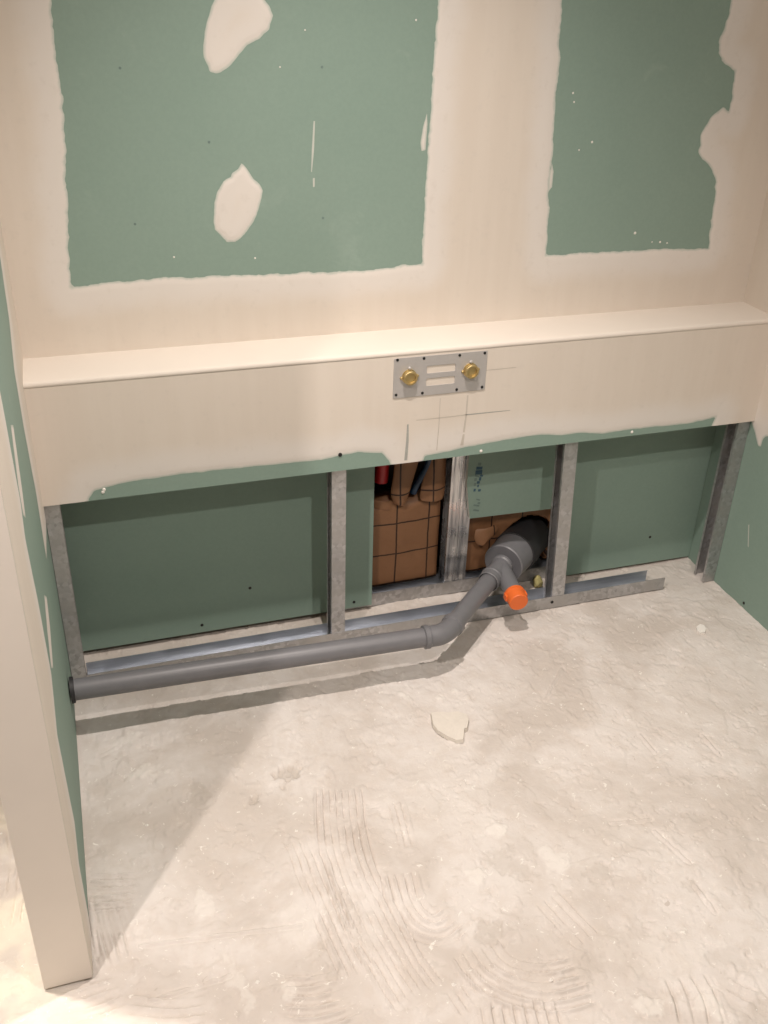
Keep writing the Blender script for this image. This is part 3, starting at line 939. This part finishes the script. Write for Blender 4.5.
IY = D + 0.048
batt = tag(empty('insulation_batt', (0.91, IY, 0.05)), 'brown kraft-faced insulation with printed grid, torn around the supply pipes', 'insulation')
zt1 = float(hit(400, 498, 'y', IY)[2])
sheet('kraft_facing', 0.74, 1.016, 0.048, IY, lambda x: zt1 + 0.008 * math.sin(x * 60), 24, 24, 4, batt)


def flap(px, y_top, y_bot, seed, parent, mat=None):
    """loose strip of facing: left and right outlines traced, hung between two depths"""
    L, R_ = px
    bm = bmesh.new(); rows = []
    n = len(L)
    for k in range(n):
        y = y_top + (y_bot - y_top) * k / (n - 1)
        a = hit(*L[k], 'y', y); c_ = hit(*R_[k], 'y', y)
        row = []
        for q in range(7):
            t = q / 6
            p = a * (1 - t) + c_ * t
            row.append(bm.verts.new((p[0], p[1] - 0.012 * math.sin(math.pi * t) - 0.006 * float(fbm(p[0] * 30, p[2] * 30, seed, 2)), p[2])))
        rows.append(row)
    fs = []
    for A, B in zip(rows, rows[1:]):
        for q in range(6): fs.append(bm.faces.new((A[q], A[q + 1], B[q + 1], B[q])))
    r = bmesh.ops.extrude_face_region(bm, geom=fs)
    for e in r['geom']:
        if isinstance(e, bmesh.types.BMVert): e.co.y += 0.004
    bmesh.ops.recalc_face_normals(bm, faces=bm.faces[:])
    o = obj('torn_flap', bm, mat or M_KRAFT, None, True); child_at(o, parent)
    sub = o.modifiers.new('sub', 'SUBSURF'); sub.levels = 1; sub.render_levels = 2
    return o


flap(([(396, 440), (395, 465), (392, 485), (390, 497), (395, 505)], [(424, 440), (419, 462), (413, 482), (408, 498), (405, 504)]), IY - 0.012, IY - 0.022, 3, batt)
flap(([(434, 440), (430, 462), (423, 479), (420, 492), (420, 501)], [(447, 440), (446, 465), (446, 482), (445, 494), (443, 500)]), IY - 0.005, IY - 0.020, 6, batt)
flap(([(372, 500), (373, 503), (374, 509)], [(396, 499), (396, 503), (396, 509)]), IY - 0.006, IY - 0.004, 8, batt)

batt2 = tag(empty('insulation_batt', (1.22, IY, 0.05)), 'brown kraft-faced insulation behind the thick grey drain pipe', 'insulation')
hx = float(hit(519, 547, 'z', 0.118)[0])
sheet('kraft_facing', 1.0955, 1.44, 0.048, IY, 0.42, 90, 90, 14, batt2, amp=0.011, hole=(hx + 0.035, 0.120, 0.088))
# crumpled fold and a yellow tuft of wool beside the drain
flap(([(476, 529), (474, 534), (474, 540), (478, 546)], [(495, 524), (500, 529), (496, 535), (486, 541)]), IY - 0.018, IY - 0.028, 21, batt2)
bm = bmesh.new()
p = hit(538, 581, 'y', 0.125)
bmesh.ops.create_icosphere(bm, subdivisions=3, radius=1)
for v_ in bm.verts:
    k = 1 + 0.35 * float(fbm(v_.co.x * 2 + 5, v_.co.z * 2 + v_.co.y, 5, 3)) * 2
    v_.co = Vector((p[0] + v_.co.x * 0.013 * k, p[1] + v_.co.y * 0.016 * k, 0.018 + v_.co.z * 0.020 * k * (1 - 0.3 * v_.co.x)))
child_at(obj('wool_tuft', bm, M_WOOL, None, True), batt2)

# supply pipes
P = [hit(x, y, 'y', D + 0.07) for x, y in ((383, 430), (383, 455), (382, 468), (381, 481))]
bm = bmesh.new(); tube(bm, [tuple(q) for q in P], 0.019, 24)
tag(smooth_by_angle(obj('supply_pipe', bm, M_RED)), 'red supply pipe at the top left of the insulation opening', 'pipe', 'water supply pipes')
P = chaikin([hit(x, y, 'y', D + 0.046) for x, y in ((434, 430), (431, 452), (428, 466), (422, 476), (416, 485), (413, 493))], 2)
bm = bmesh.new(); tube(bm, [tuple(q) for q in P], 0.0095, 20)
tag(smooth_by_angle(obj('supply_pipe', bm, M_BLUE)), 'dark blue supply pipe curving down between the torn paper flaps', 'pipe', 'water supply pipes')

# ------------------------------------------------------------------ drain
ZP = 0.124
def hz(px, py, z=ZP): return Vector(hit(px, py, 'z', z))
F = hz(503, 564); F.z = ZP
axis = hz(535, 530) - F; axis.z = 0; axis.normalize()
drain = tag(empty('drain_pipe', (F.x, F.y, 0.0)), 'grey plastic drain with orange-capped branch running left from the wall opening', 'drain pipe')
S = 0.7071


def dpart(name, bm, mat, parent=drain, deg=35):
    o = obj(name, bm, mat); smooth_by_angle(o, deg)
    if parent is drain: child_at(o, drain)
    else:
        o.parent = parent
    return o


# reducer sleeve, its recessed front disc, the dark wall socket behind it
bm = bmesh.new()
lathe(bm, F, axis, [(0.0, 0.0555), (0.003, 0.058), (0.075, 0.059), (0.078, 0.056)], 48)
dpart('reducer_sleeve', bm, M_PVC)
bm = bmesh.new()
lathe(bm, F, axis, [(-0.001, 0.0), (-0.001, 0.050), (0.0, 0.0555), (0.004, 0.0570)], 48)
dpart('reducer_face', bm, M_PVCD)
bm = bmesh.new()
lathe(bm, F, axis, [(0.070, 0.054), (0.074, 0.0625), (0.115, 0.064), (0.118, 0.0595), (0.18, 0.0595), (0.20, 0.0595)], 48)
dpart('wall_socket', bm, M_RUBBER)

# wye body: straight run and 45-degree branch
d_main = -axis
E = hz(447, 632); E.z = ZP
d_main = (E - F); d_main.z = 0; L_main = d_main.length; d_main.normalize()
CAPP = hz(516.5, 598, ZP - 0.012); 
d_br = (CAPP - (F + d_main * 0.018)); L_br = d_br.length; d_br.normalize()
bm = bmesh.new()
lathe(bm, F, d_main, [(-0.004, 0.030), (0.010, 0.030), (0.014, 0.0265), (0.070, 0.0265), (0.072, 0.0305), (0.082, 0.0315), (0.084, 0.0295), (0.105, 0.0295), (0.107, 0.0275)], 36)
body = dpart('wye_body', bm, M_PVC)
bm = bmesh.new()
lathe(bm, F + d_main * 0.018, d_br, [(0.0, 0.0245), (L_br - 0.026, 0.0245), (L_br - 0.025, 0.0260), (L_br - 0.006, 0.0260)], 36)
branch = dpart('wye_branch', bm, M_PVC)
# orange cap with moulded rim and cross ridge
bm = bmesh.new()
c0 = F + d_main * 0.018
lathe(bm, c0, d_br, [(L_br - 0.020, 0.0262), (L_br - 0.020, 0.0285), (L_br - 0.013, 0.0290), (L_br - 0.012, 0.0268), (L_br + 0.018, 0.0262), (L_br + 0.020, 0.0245), (L_br + 0.020, 0.0)], 36)
cap = dpart('end_cap', bm, M_ORANGE, branch)
cap['label'] = 'bright orange end cap'
side = d_br.cross(Vector((0, 0, 1))).normalized(); upv = side.cross(d_br)
for sgn in (-1, 1):
    bm = bmesh.new()
    q0 = c0 + d_br * (L_br - 0.016) + side * sgn * 0.0262
    vs4 = []
    for dd in (-0.002, 0.016):
        for a_, b_ in ((-0.003, -0.008), (0.004, -0.008), (0.004, 0.008), (-0.003, 0.008)):
            vs4.append(bm.verts.new(q0 + d_br * dd + side * sgn * a_ + upv * b_))
    for f in ((0, 1, 2, 3), (7, 6, 5, 4), (0, 4, 5, 1), (1, 5, 6, 2), (2, 6, 7, 3), (3, 7, 4, 0)):
        bm.faces.new([vs4[i] for i in f])
    bmesh.ops.recalc_face_normals(bm, faces=bm.faces[:])
    dpart('cap_lug', bm, M_ORANGE, branch)

# straight pipe, elbow, long waste pipe to the left wall
A_ = hz(436, 635.5); A_.z = ZP
B_ = Vector(hit(72, 690, 'z', ZP + 0.008)); B_.x = 0.003
d_run = (B_ - A_).normalized()
bend0 = E - d_main * 0.030
bm = bmesh.new(); tube(bm, [F + d_main * 0.095, bend0 + d_main * 0.004], 0.0245, 32)
dpart('short_pipe', bm, M_PVC)
pts = []
Ecen = bend0; 
for k in range(13):
    t = k / 12
    pts.append(Ecen * (1 - t) ** 2 + (E + d_main * 0.012) * 2 * t * (1 - t) + (A_ + d_run * 0.004) * t ** 2)
bm = bmesh.new(); tube(bm, pts + [A_ + d_run * 0.030], [0.0270] * 13 + [0.0275], 32)
elbow = dpart('elbow', bm, M_PVC)
bm = bmesh.new(); lathe(bm, A_ + d_run * 0.018, d_run, [(0, 0.0275), (0.002, 0.0300), (0.014, 0.0300), (0.016, 0.0250)], 36)
dpart('socket_ring', bm, M_PVC, elbow)
bm = bmesh.new(); lathe(bm, F + d_main * (L_main - 0.045), d_main, [(0, 0.0250), (0.002, 0.0300), (0.016, 0.0300), (0.018, 0.0270)], 36)
dpart('socket_ring', bm, M_PVC, elbow)
bm = bmesh.new(); tube(bm, [A_ + d_run * 0.02, (A_ + B_) / 2, B_], 0.0248, 32)
wp_o = dpart('waste_pipe', bm, M_PVC)
bm = bmesh.new(); lathe(bm, B_, (1, 0, 0), [(0, 0.0252), (0, 0.031), (0.008, 0.030), (0.009, 0.0252)], 32)
dpart('wall_gasket', bm, M_RUBBER, wp_o)

# ------------------------------------------------------------------ tap mounting plate
PX0, PX1, PZ0, PZ1 = 0.798, 1.029, 0.699, 0.7965
PY = -0.0016
plate = tag(empty('mounting_plate', (0.9135, PY, PZ0)), 'grey metal tap mounting plate with two slots and brass outlets on the ledge', 'mounting plate')
s1 = wp([(426.6, 365.5), (455.2, 363.6), (455, 371.0), (426.8, 373.0)], 'y', PY)
s2 = wp([(426.2, 378), (455.0, 375.8), (454.0, 383.3), (426.2, 385.6)], 'y', PY)
sx0 = (s1[0][0] + s2[0][0]) / 2; sx1 = (s1[1][0] + s2[1][0]) / 2
zz = [PZ0, (s2[2][1] + s2[3][1]) / 2, (s2[0][1] + s2[1][1]) / 2, (s1[2][1] + s1[3][1]) / 2, (s1[0][1] + s1[1][1]) / 2, PZ1]


def rrect(x0, x1, z0, z1, r, n=5):
    P = []
    for cx, cz, a0 in ((x1 - r, z1 - r, 0), (x0 + r, z1 - r, 90), (x0 + r, z0 + r, 180), (x1 - r, z0 + r, 270)):
        for k in range(n):
            a = math.radians(a0 + 90 * k / (n - 1)); P.append((cx + r * math.cos(a), cz + r * math.sin(a)))
    return P


bm = bmesh.new()
edges = []
for loop in (rrect(PX0, PX1, PZ0, PZ1, 0.003), rrect(sx0, sx1, zz[1], zz[2], 0.004), rrect(sx0, sx1, zz[3], zz[4], 0.004)):
    vv = [bm.verts.new((x, 0, z)) for x, z in loop]
    edges += [bm.edges.new((vv[i], vv[(i + 1) % len(vv)])) for i in range(len(vv))]
bmesh.ops.triangle_fill(bm, use_beauty=True, use_dissolve=False, edges=edges)
ff = bm.faces[:]
r = bmesh.ops.extrude_face_region(bm, geom=ff)
for e in r['geom']:
    if isinstance(e, bmesh.types.BMVert): e.co.y = -0.0018
for v_ in bm.verts: v_.co.y += PY
bmesh.ops.recalc_face_normals(bm, faces=bm.faces[:])
child_at(obj('plate', bm, M_PLATE), plate)
YP = PY - 0.0018
for px, py in ((397.5, 360), (424, 358.3), (459.7, 355.2), (484.8, 353), (396, 395), (422.3, 393), (456.6, 389.5), (482, 387)):
    p = hit(px, py, 'y', YP)
    bm = bmesh.new(); lathe(bm, (p[0], YP + 0.0004, p[2]), (0, -1, 0), [(0, 0.0034), (0.0014, 0.0034), (0.0010, 0.0015), (0.0006, 0)], 12)
    child_at(obj('screw', bm, M_BLACK), plate)
for px, py in ((410, 377.5), (471.2, 371)):
    p = hit(px, py, 'y', YP - 0.006)
    c0 = Vector((p[0], YP + 0.0004, p[2]))
    bm = bmesh.new()
    lathe(bm, c0, (0, -1, 0), [(0, 0.0180), (0.003, 0.0180), (0.0035, 0.0155), (0.007, 0.0155), (0.0075, 0.0168), (0.0135, 0.0168), (0.0145, 0.0155), (0.0145, 0.0120), (0.010, 0.0115), (0.010, 0)], 32)
    fit = child_at(smooth_by_angle(obj('brass_outlet', bm, M_BRASS)), plate)
    fit['label'] = 'threaded brass water outlet'
    for dx, dz in ((-0.019, -0.002), (0.0, 0.021), (0.0195, 0.001)):
        bm = bmesh.new(); lathe(bm, (c0.x + dx, YP + 0.0004, c0.z + dz), (0, -1, 0), [(0, 0.0036), (0.004, 0.0036), (0.005, 0.0026), (0.005, 0)], 10)
        o = obj('fixing_screw', bm, M_BRASS if dz < 0.01 else M_PLATE)
        o.parent = fit

# ------------------------------------------------------------------ debris
P = [fpt(q) for q in ((430, 715), (437, 713.5), (448, 715), (458, 713), (467, 716.5), (469, 722), (467.5, 731), (464.5, 732), (463.5, 743), (457, 743.5), (446, 739), (437, 733), (432.5, 727))]
P = [p_ - (np.mean(P, 0) - np.mean(P, 0)) for p_ in P]
cx_, cy_ = np.mean(P, 0)


def shard(name, pts, z0, h, mat):
    c_ = np.mean(pts, 0)
    bm = bmesh.new()
    lo = [bm.verts.new((p_[0] - c_[0], p_[1] - c_[1], 0)) for p_ in pts]
    hi = [bm.verts.new(((p_[0] - c_[0]) * 0.96, (p_[1] - c_[1]) * 0.96, h * (0.8 + 0.4 * random.random()))) for p_ in pts]
    n = len(pts)
    bm.faces.new(list(reversed(lo)))
    ct = bm.verts.new((0, 0, h * 1.05))
    for i in range(n):
        bm.faces.new((lo[i], lo[(i + 1) % n], hi[(i + 1) % n], hi[i]))
        bm.faces.new((hi[i], hi[(i + 1) % n], ct))
    bmesh.ops.recalc_face_normals(bm, faces=bm.faces[:])
    o = obj(name, bm, mat); o.location = (c_[0], c_[1], z0)
    return o


def ground(x, y):
    i = int(np.clip(np.searchsorted(xs, x), 1, nx - 1)); j = int(np.clip(np.searchsorted(ys, y), 1, ny - 1))
    return float(Z[i, j])


tag(shard('plaster_fragment', P, ground(cx_, cy_) - 0.0006, 0.010, M_CHIP), 'flat cream plaster fragment lying alone in the middle of the floor', 'plaster fragment', 'plaster fragments on the floor')
for (px, py, r, lab) in ((701, 630, 5.5, 'small pale plaster fragment on the floor near the right wall'),
                         (290, 757, 0, None)):
    if not lab: continue
    pts = [fpt((px + r * (0.8 + 0.4 * random.random()) * math.cos(a), py + 0.7 * r * (0.8 + 0.4 * random.random()) * math.sin(a))) for a in np.linspace(0, 2 * math.pi, 8)[:-1]]
    c_ = np.mean(pts, 0)
    tag(shard('plaster_fragment', pts, ground(*c_) - 0.0006, 0.007, M_FRESH), lab, 'plaster fragment', 'plaster fragments on the floor')
bm = bmesh.new()
for k in range(150):
    x = random.uniform(-0.2, W - 0.03); y = random.uniform(-1.2, 0.0)
    if -0.09 < x < 0.01: continue
    r = random.choice((0.0018, 0.0022, 0.003, 0.0045)); z = ground(x, y)
    a0 = random.random() * 6.28
    ring = [bm.verts.new((x + r * random.uniform(0.7, 1.3) * math.cos(a0 + q), y + r * random.uniform(0.7, 1.3) * math.sin(a0 + q), z - 0.001)) for q in (0, 1.3, 2.5, 3.8, 5.1)]
    t_ = bm.verts.new((x, y, z + r * 0.6))
    for i in range(5): bm.faces.new((ring[i], ring[(i + 1) % 5], t_))
bmesh.ops.recalc_face_normals(bm, faces=bm.faces[:])
tag(obj('plaster_crumbs', bm, M_FRESH), 'tiny white plaster crumbs scattered over the cement floor', 'crumbs', kind='stuff')
